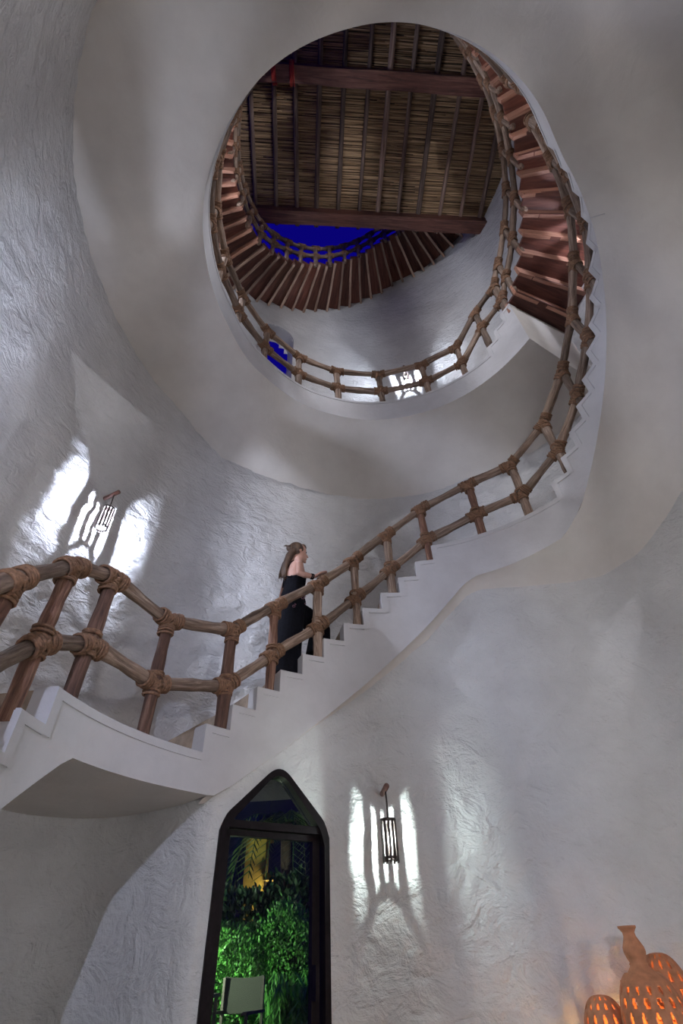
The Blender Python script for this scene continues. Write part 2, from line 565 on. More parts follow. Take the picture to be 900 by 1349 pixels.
# soffit
mb = MB()
for (ta, tb) in ((-146, -47.5), (-47.5, 423)):
    ts = stair_run(ta, tb, 1.5); NS = 24; vs = []; fs = []
    for t in ts:
        r0, r1 = rin(t), rout(t); z0, z1 = zb(t), zcrease(t)
        if ta < -100: r1 = R + 0.03
        pw = 2.2
        for s in range(NS + 1):
            k = s / NS
            r = r0 + (r1 - r0) * k
            z = z0 - (z0 - z1) * (k ** pw)
            p = pol(r, t, z)
            z += 0.004 * fbm(p, 1.3, 3) * min(1, k * 6)
            z = max(z, -0.02)
            vs.append(pol(r, t, z))
    for i in range(len(ts) - 1):
        for s in range(NS):
            a = i * (NS + 1) + s; b = a + NS + 1
            fs.append((a, b, b + 1, a + 1))
    mb.add(vs, fs)
t = 423        # closing face at the end of the gallery
mb.add([pol(rin(t), t, zb(t)), pol(R, t, zcrease(t)), pol(R, t, ztop(t)), pol(rin(t), t, ztop(t))], [(0, 1, 2, 3)])
mb.build('soffit', M['soffit'], stair, smooth=True)
# stringer face and stepped kerb
bounds = [-146.0]
tt = -83.5 - 11 * 5.5
while tt < -83: bounds.append(tt); tt += 5.5
tt = -50
while tt < 11: bounds.append(tt); tt += 5.5
tt = 49
while tt < 49 + 14 * 5.4 + 0.1 - 5.4: bounds.append(tt); tt += 5.4
bounds += [408.0, 413.0, 418.0, 423.0]
bounds = sorted(set(round(b, 4) for b in bounds))
mb = MB(); cap = MB()
KW = 0.13
for bi in range(len(bounds) - 1):
    ta, tb = bounds[bi], bounds[bi + 1]
    nn = max(2, int((tb - ta) / 1.8))
    zt = ztop((ta + tb) / 2) + 0.012
    for k in range(nn):
        a = ta + (tb - ta) * k / nn; b = ta + (tb - ta) * (k + 1) / nn
        ra, rb = rin(a), rin(b)
        za, zc = max(zb(a), -0.02), max(zb(b), -0.02)
        mb.add([pol(ra, a, za), pol(rb, b, zc), pol(rb, b, zt - 0.005), pol(ra, a, zt - 0.005)], [(0, 1, 2, 3)])
        # cap strip, slightly proud
        q = 0.008; hgt = 0.055
        vs = []
        for (r, t_) in ((ra, a), (rb, b)):
            vs += [pol(r - q, t_, zt - hgt), pol(r - q, t_, zt - 0.008), pol(r + 0.004, t_, zt), pol(r + KW, t_, zt), pol(r + KW, t_, zt - (0.22 if ta < 75 else 0.07)), pol(r, t_, zt - hgt)]
        cap.add(vs, [(i, i + 1, i + 7, i + 6) for i in range(5)] + [(0, 6, 11, 5)])
        if k == nn - 1: cap.add([vs[6 + i] for i in range(6)], [(0, 1, 2, 3, 4, 5)])
        if k == 0: cap.add([vs[i] for i in range(6)], [(5, 4, 3, 2, 1, 0)])
    # upright strip of the kerb where the step rises
    if bi + 2 < len(bounds):
        z2 = ztop((bounds[bi + 1] + bounds[bi + 2]) / 2) + 0.012
        if z2 > zt + 0.01:
            t_ = tb; r = rin(t_); w = 0.055 / r / 0.01745
            vs = [pol(r - 0.008, t_ - 0.12, zt - 0.05), pol(r - 0.008, t_ + w, zt - 0.05), pol(r - 0.008, t_ + w, z2 - 0.01), pol(r - 0.008, t_ - 0.12, z2 - 0.01),
                  pol(r + KW, t_ - 0.12, zt - 0.05), pol(r + KW, t_ + w, zt - 0.05), pol(r + KW, t_ + w, z2 - 0.01), pol(r + KW, t_ - 0.12, z2 - 0.01)]
            cap.add(vs, [(0, 1, 2, 3), (4, 7, 6, 5), (0, 3, 7, 4), (1, 5, 6, 2)])
mb.build('stringer', M['curb'], stair, smooth=False)
cap.build('stepped_kerb', M['curb'], stair, smooth=False)
# treads: every step a piece of its own
for bi in range(len(bounds) - 1):
    ta, tb = bounds[bi], bounds[bi + 1]
    zt = ztop((ta + tb) / 2)
    if zt < 0.05: continue
    nn = max(1, int((tb - ta) / 5)); mb = MB()
    th = (0.21 if ta < 80 else 0.08) if tb - ta < 8 else 0.12
    rows = []
    for k in range(nn + 1):
        a = ta + (tb - ta) * k / nn
        r0 = rin(a) + KW - 0.01
        rows.append([pol(r0, a, zt - th), pol(R + 0.02, a, zt - th), pol(R + 0.02, a, zt), pol(r0, a, zt)])
    vs = [v for r in rows for v in r]; fs = [(3, 2, 1, 0), tuple(4 * nn + i for i in range(4))]
    for k in range(nn):
        for i in range(4):
            i2 = (i + 1) % 4
            fs.append((4 * k + i, 4 * k + i2, 4 * k + 4 + i2, 4 * k + 4 + i))
    mb.add(vs, fs)
    mb.build('step' if tb - ta < 8 else 'landing', M['step'], stair)

# ------------------------------------------------------------------ wooden stairs
ws = empty('wooden_staircase', pol(2.6, 65, 7.9))
tag(ws, 'open wooden spiral stair of red-brown boards climbing to the roof', 'staircase')
def wedge(r0, r1, ta, tb, z0, z1):
    mb = MB()
    mb.add([pol(r0, ta, z0), pol(r1, ta, z0), pol(r1, tb, z0), pol(r0, tb, z0), pol(r0, ta, z1), pol(r1, ta, z1), pol(r1, tb, z1), pol(r0, tb, z1)],
           [(0, 1, 2, 3), (7, 6, 5, 4), (0, 4, 5, 1), (1, 5, 6, 2), (2, 6, 7, 3), (3, 7, 4, 0)])
    return mb
def plank(r0, r1, w, h, cut):       # radial board along +y, slightly irregular
    mb = MB(); rows = []
    for k in range(6):
        y = r0 + (r1 - r0) * k / 5
        dx = random.uniform(-.006, .006); ww = w / 2 * random.uniform(.9, 1.1); hh = h * random.uniform(.94, 1.04)
        c = cut if k == 5 else 0
        rows.append([(dx - ww, y + random.uniform(-.01, .01), -hh), (dx + ww, y + c, -hh), (dx + ww, y - c, 0), (dx - ww, y, 0)])
    vs = [v for r in rows for v in r]; fs = [(3, 2, 1, 0), tuple(20 + i for i in range(4))]
    for k in range(5):
        for i in range(4):
            i2 = (i + 1) % 4
            fs.append((4 * k + i, 4 * k + i2, 4 * k + 4 + i2, 4 * k + 4 + i))
    mb.add(vs, fs)
    return mb
WR0 = 2.17
tread_me = wedge(WR0, R + 0.05, -0.5, 5.6, -0.045, 0.0).mesh('tread', M['tread'])
riser_me = [plank(WR0 - 0.02, R + 0.04, 0.045, 0.235, 0.02).mesh('riser_board', M['riser']) for _ in range(3)]
joist_me = [plank(WR0 - 0.03, R + 0.03, 0.048, 0.10, 0.03).mesh('joist', M['joist']) for _ in range(4)]
back_me = plank(WR0 - 0.0, R + 0.02, 0.03, 0.20, 0.0).mesh('riser_board', M['tread'])
for i, (t, z, kind) in enumerate(wood_treads):
    mw = Matrix.Translation((0, 0, z)) @ Matrix.Rotation(-rad(t), 4, 'Z')
    link('tread', tread_me, ws, mw)
    mj = Matrix.Translation((0, 0, z - 0.02)) @ Matrix.Rotation(-rad(t + random.uniform(-.3, .3)), 4, 'Z')
    if kind == 'flight':
        link('riser_board', riser_me[i % 3], ws, mj)
    elif kind == 'flat' and t < 302:
        link('joist', riser_me[i % 3], ws, mj)
    else:
        link('riser_board', back_me, ws, mj)
        link('joist', joist_me[i % 4], ws, mj @ Matrix.Translation((0.0, random.uniform(-.02, .05), -0.17)))

# ------------------------------------------------------------------ railings of lashed poles
def pole_mesh(name, mat, bend=0.25, seg=8, n=10):
    mb = MB(); pts = []; rr = []
    ph = random.uniform(0, 6)
    for k in range(seg + 1):
        f = k / seg
        w = math.sin(f * PI)
        pts.append((bend * w * math.sin(ph + f * 3) * 0.6, bend * w * math.cos(ph + f * 2.3) * 0.6, f))
        rr.append(1.0 + random.uniform(-.1, .1) - 0.05 * f)
    vs = []
    for p, r in zip(pts, rr):
        for k in range(n):
            a = 2 * PI * k / n
            q = r * (1 + 0.05 * math.sin(3 * a + ph) + random.uniform(-.025, .025))
            vs.append((p[0] + q * math.cos(a), p[1] + q * math.sin(a), p[2]))
    fs = []
    for i in range(seg):
        for k in range(n):
            k2 = (k + 1) % n
            fs.append((i * n + k, i * n + k2, (i + 1) * n + k2, (i + 1) * n + k))
    fs += [tuple(range(n - 1, -1, -1)), tuple(seg * n + k for k in range(n))]
    mb.add(vs, fs)
    return mb.mesh(name, mat, True)
POLE = {k: [pole_mesh(k, M[k]) for _ in range(5)] for k in ('rail', 'rail_red')}
def place_pole(name, a, b, r, parent, kind='rail', ext=0.0):
    a = Vector(a); b = Vector(b); d = b - a; Lh = d.length
    dn = d.normalized(); a = a - dn * ext; Lh += 2 * ext
    q = dn.to_track_quat('Z', 'Y').to_matrix().to_4x4()
    mw = Matrix.Translation(a) @ q @ Matrix.Rotation(random.uniform(0, 6), 4, 'Z')
    me = random.choice(POLE[kind]).copy()
    me.transform(Matrix.Diagonal((r, r, Lh, 1)))
    return link(name, me, parent, mw)
def lashing(c, dirs, pr, rr, parent, top=True, big=1.0):
    mb = MB(); c = Vector(c); tr = 0.0095 * big
    zax = Vector((0, 0, 1))
    for d in dirs:
        for k in range(4):
            mb.ring(c + d * (0.045 + 0.019 * k), d + Vector((random.uniform(-.08, .08), random.uniform(-.08, .08), random.uniform(-.08, .08))), rr + 0.006 + random.uniform(0, .005), tr, 14, 5)
    off = -0.055 if top else 0.0
    for k in range(4):
        z = off - 0.019 * k if top else (0.055 + 0.019 * (k // 2)) * (1 if k % 2 else -1)
        mb.ring(c + zax * z, zax + Vector((random.uniform(-.1, .1), random.uniform(-.1, .1), 0)), pr + 0.007, tr, 14, 5)
    for d in dirs:
        for k in range(3):
            ax = (zax * random.uniform(.7, 1.0) + d * random.uniform(.6, 1.0) * (1 if k % 2 else -1)).normalized()
            mb.ring(c + Vector((0, 0, -0.012)) + ax * random.uniform(-.02, .02), ax, max(pr, rr) + 0.012, tr, 16, 5, r2=max(pr, rr) + 0.014)
    o = mb.build('rope_lashing', M['rope'], parent, smooth=True)
    return o
def railing(root, posts, H, mid, pr=0.045, rr=0.046, kinds=None, down=0.0, loose=None):
    P = [Vector(p) for p in posts]
    posts_o = []
    for i, p in enumerate(P):
        kd = kinds[i] if kinds else 'rail'
        lean = Vector((random.uniform(-.012, .012), random.uniform(-.012, .012), 0))
        o = place_pole('post', p - Vector((0, 0, down[i] if hasattr(down, '__len__') else down)), p + Vector((0, 0, H - 0.01)) + lean, pr * random.uniform(.93, 1.1), root, kd)
        posts_o.append(o)
    for i in range(len(P) - 1):
        for h, nm in ((H, 'handrail_pole'), (mid, 'lower_rail_pole')):
            j = random.uniform(-.008, .008)
            place_pole(nm, P[i] + Vector((0, 0, h + j)), P[i + 1] + Vector((0, 0, h + j)), rr * random.uniform(.92, 1.08), root, 'rail', 0.045)
    for i, p in enumerate(P):
        for h, tp in ((H, True), (mid, False)):
            dirs = []
            if i > 0: dirs.append((P[i - 1] - p).normalized())
            if i < len(P) - 1: dirs.append((P[i + 1] - p).normalized())
            lashing(p + Vector((0, 0, h)), dirs, pr, rr, posts_o[i], tp)
    return posts_o
FT = [-110, -99, -88.6, -78.5, -62.2, -45.7, -35.1, -23.4, -12.9, -2.4, 9.5, 25.7, 39.6, 53.8, 65.9, 77.5, 88.8, 100.1, 111, 122]
lo = empty('pole_railing', pol(2.17, FT[0], ztop(FT[0])))
tag(lo, 'railing of lashed poles along the lower stairs where the woman climbs', 'railing', 'rope lashed pole railings')
pp = []
for t in FT:
    zz = {53.8: 4.70, 65.9: 5.12, 77.5: 5.56, 88.8: 6.02, 100.1: 6.47, 111: 6.87, 122: 7.2}.get(t, ztop(t))
    r = 2.172 + 0.0054 * rad(t) if t < 105 else rin(t) + 0.06
    pp.append(pol(r, t, zz))
railing(lo, pp, 0.84, 0.352, kinds=['rail_red' if t < -30 or t in (9.5, 25.7) else 'rail' for t in FT], down=0.05)
GT = [134, 150, 166, 182, 198, 214, 230, 246, 262, 278, 294, 310.8, 327.8, 344.9, 362.9, 381.5, 396.8, 409, 420.1]
gl_ = empty('pole_railing', pol(2.05, GT[0], 7.33))
tag(gl_, 'railing of lashed poles round the edge of the upper gallery ring', 'railing', 'rope lashed pole railings')
pp = [pol(max(rin(t) + 0.045, 2.03), t, {409: 7.78, 420.1: 7.86}.get(t, ztop(t))) for t in GT]
railing(gl_, pp, 0.84, 0.352, down=[0.2 if t > 405 else 0.02 for t in GT])
WT = [421.2, 426.4, 436.9, 447.8, 459, 469.5, 479.7, 490, 501, 512, 523, 534, 545, 556, 567, 578, 589, 600, 611, 622, 632, 641, 650, 659, 668, 677, 686, 695, 704, 713, 722, 731, 740, 749]
wr = empty('pole_railing', pol(2.19, WT[0], wz(WT[0] - 360)))
tag(wr, 'railing of grey poles along the wooden stair under the roof', 'railing', 'rope lashed pole railings')
pp = [pol(2.20, t, wz(t - 360) if t > 423 else 7.87) for t in WT]
railing(wr, pp, 0.87, 0.38, kinds=None, down=0.16)

# ------------------------------------------------------------------ roof (ceiling) of poles and cane
rr_ = Matrix.Rotation(rad(ROOF_ROT), 4, 'Z')
ceil = empty('ceiling', (0, 0, 13.4)); cm = rr_
tag(ceil, 'pitched roof of dark poles and woven cane over the tower', kind='structure')
def roofz(y): return 13.52 - 0.12 * (y + 0.95)
YE, YB = 1.52, -4.6
bm_ = MB()
for (y, zb_, x0, x1, w, h) in ((1.34, 12.97, -3.75, 3.25, 0.26, 0.32), (-0.97, 13.19, -3.75, 3.3, 0.27, 0.28)):
    mb = MB(); rows = []
    for k in range(13):
        x = x0 + (x1 - x0) * k / 12
        e = 0.012
        rows.append([(x, y - w / 2 + random.uniform(-e, e), zb_ + random.uniform(-e, e)), (x, y + w / 2 + random.uniform(-e, e), zb_ + random.uniform(-e, e)),
                     (x, y + w / 2, zb_ + h), (x, y - w / 2, zb_ + h)])
    vs = [v for r in rows for v in r]; fs = [(3, 2, 1, 0), tuple(48 + i for i in range(4))]
    for k in range(12):
        for i in range(4):
            i2 = (i + 1) % 4
            fs.append((4 * k + i, 4 * k + i2, 4 * k + 4 + i2, 4 * k + 4 + i))
    mb.add(vs, fs)
    bo = mb.build('beam', M['beam'], ceil, cm)
    if y < 0:
        for x in (-1.62, -1.28):
            rp = MB()
            for q in range(4):
                rp.ring((x + 0.022 * q, y, zb_ + h / 2), (1, random.uniform(-.1, .1), 0), w * 0.66, 0.012, 18, 5, r2=h * 0.66)
            rp.build('red_rope', M['red_rope'], bo, cm, True)['label'] = 'red rope tied round the beam'
PM = [pole_mesh('rafter_pole', M['pole'], 0.5, 14, 9) for _ in range(5)]
for i in range(-3, 13):
    x = -2.1 + 0.455 * i + random.uniform(-.03, .03)
    a = Vector((x, YE + 0.05, roofz(YE + 0.05))); b = Vector((x + random.uniform(-.05, .05), YB, roofz(YB)))
    d = b - a
    r = random.uniform(0.042, 0.058)
    mw = cm @ Matrix.Translation(a) @ d.to_track_quat('Z', 'Y').to_matrix().to_4x4() @ Matrix.Diagonal((r, r, d.length, 1))
    link('rafter_pole', PM[i % 5], ceil, mw)
mb = MB(); y = YE
while y > YB:
    x = -3.9
    while x < 3.7:
        Lr = random.uniform(1.6, 3.2); r = random.uniform(0.010, 0.016)
        z = roofz(y) + 0.05 + r + random.uniform(-.004, .010)
        x1 = min(x + Lr, 3.75); ya = y + random.uniform(-.012, .012); yb_ = y + random.uniform(-.012, .012)
        xm = (x + x1) / 2
        mb.tube([(x, ya, z), (xm, (ya + yb_) / 2 + random.uniform(-.008, .008), z + random.uniform(-.006, .002)), (x1, yb_, z)], r, 5)
        x = x1 - 0.05
    y -= random.uniform(0.020, 0.030)
mt, nt, b = new_mat('cane')
tc_ = N(nt, 'ShaderNodeTexCoord'); mp = N(nt, 'ShaderNodeMapping'); mp.inputs['Scale'].default_value = (1.2, 38, 38)
n1 = N(nt, 'ShaderNodeTexNoise', Scale=1.0, Detail=4.0)
nt.links.new(tc_.outputs['Object'], mp.inputs[0]); nt.links.new(mp.outputs[0], n1.inputs['Vector'])
nt.links.new(ramp(nt, n1.outputs['Fac'], [(0.3, (0.09, 0.05, 0.025)), (0.5, (0.30, 0.185, 0.095)), (0.72, (0.56, 0.38, 0.22))]), b.inputs['Base Color'])
b.inputs['Roughness'].default_value = 0.7
M['cane'] = mt
cane = mb.build('cane_matting', M['cane'], ceil, cm, True)
cane['kind'] = 'stuff'
mb = MB()
vs = []
for (yy) in (YE + 0.02, YB):
    for x in (-3.95, 3.8):
        vs += [(x, yy, roofz(yy) + 0.085), (x, yy, roofz(yy) + 0.28)]
mb.add(vs, [(0, 2, 6, 4), (1, 5, 7, 3), (0, 1, 3, 2), (4, 6, 7, 5), (0, 4, 5, 1), (2, 3, 7, 6)])
th_ = mb.build('thatch', plain('dark_thatch', (0.05, 0.035, 0.02), 0.9, 0, 30, 0.4, 0.02), ceil, cm)

# ------------------------------------------------------------------ wall lamps
CR, CHH = 0.056, 0.235
def lamp_meshes():
    d = {}
    mb = MB(); mb.tube([(0, 0.05, 0), (0, -0.06, 0.0), (0, -0.19, 0.012)], [0.021, 0.02, 0.021], 12); d['peg'] = mb.mesh('peg', M['peg'], True)
    mb = MB(); mb.tube([(0, -0.13, 0.0), (0.004, -0.128, -0.09), (0, -0.13, -0.20)], 0.0065, 8); d['rod'] = mb.mesh('hanging_rod', M['metal'], True)
    mb = MB()
    mb.lathe([(0.0, 0.012), (CR + 0.002, 0.006), (CR + 0.004, -0.016), (CR - 0.006, -0.016), (CR - 0.008, 0.0), (0.0, 0.004)], 24); d['cap'] = mb.mesh('lamp_cap', M['metal'], True)
    mb = MB()
    mb.lathe([(CR + 0.003, 0.008), (CR + 0.003, -0.008), (CR - 0.006, -0.008), (CR - 0.006, 0.008), (CR + 0.003, 0.008)], 24); d['hoop'] = mb.mesh('hoop', M['metal'], True)
    mb = MB(); mb.box((0, -CR, -CHH / 2 - 0.012), (0.0165, 0.005, CHH + 0.03)); d['slat'] = mb.mesh('slat', M['metal'])
    mb = MB(); mb.tube([(0, 0, -0.01), (0, 0, -0.080)], 0.009, 10); d['socket'] = mb.mesh('socket', M['metal'])
    return d
LM = lamp_meshes()
def bulb_mesh(c, s):
    mb = MB(); mb.ball((0, 0, -0.105), (0.0035, 0.0035, 0.013), 10, 8)
    return mb.mesh('bulb', emitter('bulb_glow', c, s), True)
def sconce(t, r, z, label, col=(0.86, 0.95, 1.0), power=1.0, twist=0.0):
    base = Matrix.Translation(pol(r, t, z)) @ Matrix.Rotation(-rad(t), 4, 'Z')
    root = link('wall_lamp', None, None, base); root.empty_display_size = 0.1
    tag(root, label, 'wall lamp', 'slatted metal wall lamps')
    link('peg', LM['peg'], root, base)
    link('hanging_rod', LM['rod'], root, base)
    cg = base @ Matrix.Translation((0, -0.13, -0.20))
    cap_ = link('lamp_cap', LM['cap'], root, cg)
    link('hoop', LM['hoop'], root, cg @ Matrix.Translation((0, 0, -CHH)))
    for k in range(12):
        link('slat', LM['slat'], root, cg @ Matrix.Rotation(2 * PI * (k + 0.5) / 12 + twist, 4, 'Z'))
    link('socket', LM['socket'], cap_, cg)
    link('bulb', bulb_mesh(col, 10500.0 * power * LAMP), root, cg)
    return root
sconce(-9.6, rlow(-9.6), 2.055, 'slatted iron lamp hanging on the wall beside the pointed door', (0.84, 1.0, 0.98), 0.30, 0.1)
sconce(-66.6, R, 4.62, 'slatted iron lamp on a peg above the left landing', (0.70, 0.78, 1.0), 2.3, 0.25)
sconce(14.3, R, 9.70, 'slatted iron lamp on the wall behind the gallery railing', (0.76, 0.84, 1.0), 1.8, 0.0)
sconce(-148, R, 3.3, 'unseen slatted lamp behind the left stairs, set to cast bands on the walls', (0.62, 0.70, 1.0), 2.4, 0.12)  # out of view, placed so its slats throw bands on the walls
sconce(174, R, 1.95, 'added unseen fill lamp, slatted, low on the wall facing the pointed door', (0.93, 0.93, 1.0), 3.0, 0.2)  # added fill behind the camera, evens out the lower walls
sconce(166, R, 5.2, 'added unseen slatted lamp under the gallery, brightening the soffit', (0.98, 0.94, 0.92), 0.35, 0.07)  # extra source put in out of view to lift the soffit
sconce(141, R, 1.95, 'added unseen fill lamp, slatted, low on the right wall under the second flight', (0.96, 0.94, 0.96), 1.5, 0.2)  # added fill, out of view, reaches the recess below the left landing
sconce(88, R, 8.6, 'added slatted lamp kept out of view over the second flight, lighting the wall there', (0.76, 0.82, 1.0), 0.5, 0.05)  # invented source, hidden behind the gallery ring
sconce(-110, R, 9.6, 'added unseen slatted lamp left of the arched opening, fill for the upper wall', (0.76, 0.83, 1.0), 4.0, 0.15)  # added out of view to brighten the wall seen through the ring
sconce(160, R, 9.6, 'added unseen slatted lamp opposite the arched opening, fill for the upper levels', (0.90, 0.92, 1.0), 5.0, 0.0)  # another added source for the dark upper levels, never in view

# ------------------------------------------------------------------ terracotta lanterns on a bench

def pt(px, py, d):        # a point at horizontal distance d from the camera, given by its direction
    a = (px - 450) / 647.98; b = (674.5 - py) / 647.98
    v = rt * a + up * b + fw
    return CAM + v * (d / math.hypot(v.x, v.y))
bench_c = pt(870, 1340, 4.05)
BZ = 0.30
mb = MB()
ts = [13 + 3.2 * k for k in range(13)]
rows = []
for t in ts:
    r1 = rlow(t) + 0.02
    rows.append([pol(r1 - 0.62, t, 0), pol(r1 - 0.62, t, BZ - 0.03), pol(r1 - 0.59, t, BZ), pol(r1, t, BZ), pol(r1, t, 0)])
vs = [v for r in rows for v in r]; fs = [(4, 3, 2, 1, 0), tuple(5 * 12 + i for i in range(5))]
for k in range(12):
    for i in range(4):
        fs.append((5 * k + i, 5 * k + i + 1, 5 * k + 6 + i, 5 * k + 5 + i))
mb.add(vs, fs)
bn = mb.build('plaster_bench', M['curb'])
tag(bn, 'low white plaster bench along the wall under the terracotta lanterns', 'bench')

def pierced_pot(prof, rows, n, hole, holes_from, holes_to, th=0.012):
    """outer shell as a fine grid with leaf shaped holes cut through, inner wall and hole edges"""
    NU, NV = n * 12, 60
    zs = [p[1] for p in prof]
    def rad_at(f):
        x = f * (len(prof) - 1); i = min(int(x), len(prof) - 2); k = x - i
        return prof[i][0] + (prof[i + 1][0] - prof[i][0]) * k, prof[i][1] + (prof[i + 1][1] - prof[i][1]) * k
    def ishole(u, v):
        if not (holes_from < v < holes_to): return False
        q = (v - holes_from) / (holes_to - holes_from) * rows
        rowi = int(q); fv = (q - rowi) * 2 - 1
        fu = (u * n + 0.5 * (rowi % 2)) % 1 * 2 - 1
        return abs(fu) / hole[0] + (abs(fv) / hole[1]) ** 2 < 1
    mb = MB(); vs = []; fs = []
    for j in range(NV + 1):
        r, z = rad_at(j / NV)
        for i in range(NU):
            a = 2 * PI * i / NU
            vs.append((r * math.cos(a), r * math.sin(a), z))
    for j in range(NV + 1):
        r, z = rad_at(j / NV)
        r = max(r - th, 0.004)
        for i in range(NU):
            a = 2 * PI * i / NU
            vs.append((r * math.cos(a), r * math.sin(a), z - 0.002))
    K = (NV + 1) * NU
    keep = {}
    for j in range(NV):
        for i in range(NU):
            keep[i, j] = not ishole((i + 0.5) / NU, (j + 0.5) / NV)
    for j in range(NV):
        for i in range(NU):
            i2 = (i + 1) % NU
            a, b, c, d = j * NU + i, j * NU + i2, (j + 1) * NU + i2, (j + 1) * NU + i
            if keep[i, j]:
                fs.append((a, b, c, d)); fs.append((K + d, K + c, K + b, K + a))
                if not keep[i2, j]: fs.append((b, K + b, K + c, c))
                if not keep[(i - 1) % NU, j]: fs.append((d, K + d, K + a, a))
                if j + 1 < NV and not keep[i, j + 1]: fs.append((c, K + c, K + d, d))
                if j > 0 and not keep[i, j - 1]: fs.append((a, K + a, K + b, b))
    mb.add(vs, fs)
    return mb
M['candle'] = emitter('warm_glow', (1.0, 0.60, 0.18), 170.0)
def lantern(loc, H, Rm, neck, label, n, rows, hole):
    root = empty('terracotta_lantern', loc)
    tag(root, label, 'lantern', 'pierced terracotta lanterns')
    mw = WM[root.name]
    prof = []
    for k in range(31):
        f = k / 30
        a = f * PI * 0.93 if neck else f * PI
        r = Rm * (math.sin(0.12 * PI + a * 0.80) ** 0.88 if neck else math.sin(0.18 * PI + a * 0.815) ** 0.7)
        prof.append((max(r, 0.01), H * (1 - math.cos(a * 1.0)) / 2 / (1 - math.cos(PI * 0.93)) * 2 if neck else H * (1 - math.cos(a)) / 2))
    pierced_pot(prof, rows, n, hole, 0.10, 0.88 if neck else 0.95).build('pierced_body', M['terracotta'], root, mw, True)
    if neck:
        zt = prof[-1][1]; rb = prof[-1][0]
        zc = 0.0
        for r, z in prof:
            if r > Rm * 0.60: zc = z; rc = r
        mb = MB()
        N0 = zc - 0.005
        k = Rm / 0.165 * 0.76
        pr = [(rc + 0.002, N0), (rc + 0.001, N0 + 0.012 * k), (0.098 * k, N0 + 0.030 * k), (0.090 * k, N0 + 0.040 * k), (0.060 * k, N0 + 0.072 * k), (0.054 * k, N0 + 0.080 * k), (0.058 * k, N0 + 0.087 * k), (0.050 * k, N0 + 0.094 * k),
              (0.060 * k, N0 + 0.115 * k), (0.068 * k, N0 + 0.145 * k), (0.066 * k, N0 + 0.168 * k), (0.050 * k, N0 + 0.200 * k), (0.039 * k, N0 + 0.222 * k), (0.038 * k, N0 + 0.242 * k), (0.050 * k, N0 + 0.258 * k), (0.058 * k, N0 + 0.266 * k), (0.058 * k, N0 + 0.276 * k), (0.040 * k, N0 + 0.276 * k), (0.030 * k, N0 + 0.24 * k)]
        mb.lathe(pr, 40)
        mb.build('neck', M['terracotta'], root, mw, True)
    mb = MB(); mb.lathe([(0.001, 0.03), (0.03, 0.03), (0.032, 0.10), (0.024, 0.16), (0.001, 0.18)], 16, (0, 0, H * 0.22))
    mb.build('candle', M['candle'], root, mw, True)
    mb = MB(); mb.lathe([(0.001, 0.0), (Rm * 0.5, 0.0), (Rm * 0.5, 0.03), (0.001, 0.03)], 24)
    mb.build('foot', M['terracotta'], root, mw)
    return root
p = pt(866, 1345, 4.15); p.z = BZ
lantern(p, 0.69, 0.190, True, 'pierced terracotta lantern with a tall bottle neck, tallest of three', 15, 11, (0.42, 0.85))
p = pt(799, 1345, 4.28); p.z = BZ
lantern(p, 0.60, 0.160, False, 'small round pierced terracotta lantern left of the bottle-necked one', 13, 10, (0.36, 0.7))
p = pt(895, 1345, 4.47); p.z = BZ
lantern(p, 0.77, 0.175, False, 'round pierced terracotta lantern behind the bottle-necked one, cut by the frame', 13, 11, (0.38, 0.8))

# ------------------------------------------------------------------ garden behind the door
mb = MB(); mb.box((-1.5, 9.0, 0.06), (12, 11.4, 0.12))
g = mb.build('ground_terrace', plain('terrace_paving', (0.10, 0.10, 0.09), 0.8, 0, 5, 0.3)); tag(g, 'dark paved terrace of the garden outside the door', kind='structure')
M['leaf'] = plain('hedge_leaf', (0.075, 0.27, 0.045), 0.45, 0, 6, 0.5)
M['leaf2'] = plain('dark_leaf', (0.03, 0.08, 0.03), 0.5, 0, 6, 0.5)
M['palm'] = plain('palm_leaf', (0.05, 0.11, 0.03), 0.5, 0, 6, 0.4)
M['bark'] = plain('bark', (0.09, 0.06, 0.04), 0.9, 0, 12, 0.4, 0.01)
def leaf_quads(mb, p, d, L, w):
    d = d.normalized()
    s = d.cross(Vector((random.uniform(-1, 1), random.uniform(-1, 1), random.uniform(-1, 1)))).normalized()
    nn = d.cross(s)
    mb.add([p, p + d * L * .5 + s * w + nn * L * .06, p + d * L, p + d * L * .5 - s * w + nn * L * .06], [(0, 1, 2, 3)])
def bush(name, c, size, nleaf, L, mat, label, cat, spiky=0.0, group=None):
    root = empty(name, (c[0], c[1], 0.12))
    tag(root, label, cat, group)
    mb = MB()
    for _ in range(nleaf):
        a = random.uniform(0, 2 * PI); v = random.uniform(-1, 1) ; rr = random.uniform(0.72, 1.0)
        s = math.sqrt(1 - v * v)
        p = Vector((size[0] * rr * s * math.cos(a), size[1] * rr * s * math.sin(a), size[2] * rr * v))
        p *= 1 + 0.22 * fbm(p + Vector(c), 2.2, 3)
        q = Vector(c) + p
        if q.z < 0.15: continue
        d = Vector((p.x / size[0], p.y / size[1], p.z / size[2] + 0.25)) + Vector((random.uniform(-.8, .8), random.uniform(-.8, .8), random.uniform(-.6, .9)))
        leaf_quads(mb, q, d, L * random.uniform(.7, 1.4), L * 0.36)
    f = mb.build('foliage', mat, root); f['kind'] = 'stuff'
    st = MB()
    for k in range(5):
        a = k * 1.25
        st.tube([(c[0] + .05 * math.cos(a), c[1] + .05 * math.sin(a), .1), (c[0] + size[0] * .4 * math.cos(a), c[1] + size[1] * .4 * math.sin(a), c[2] * .6), (c[0] + size[0] * .7 * math.cos(a), c[1] + size[1] * .6 * math.sin(a), c[2])], [.03, .02, .01], 6)
    st.build('stem', M['bark'], root)
    return root
HED = 'garden bushes behind the pointed door'
c1 = pt(300, 1262, 9.3); c2 = pt(375, 1262, 9.4); c3 = pt(340, 1330, 8.9)
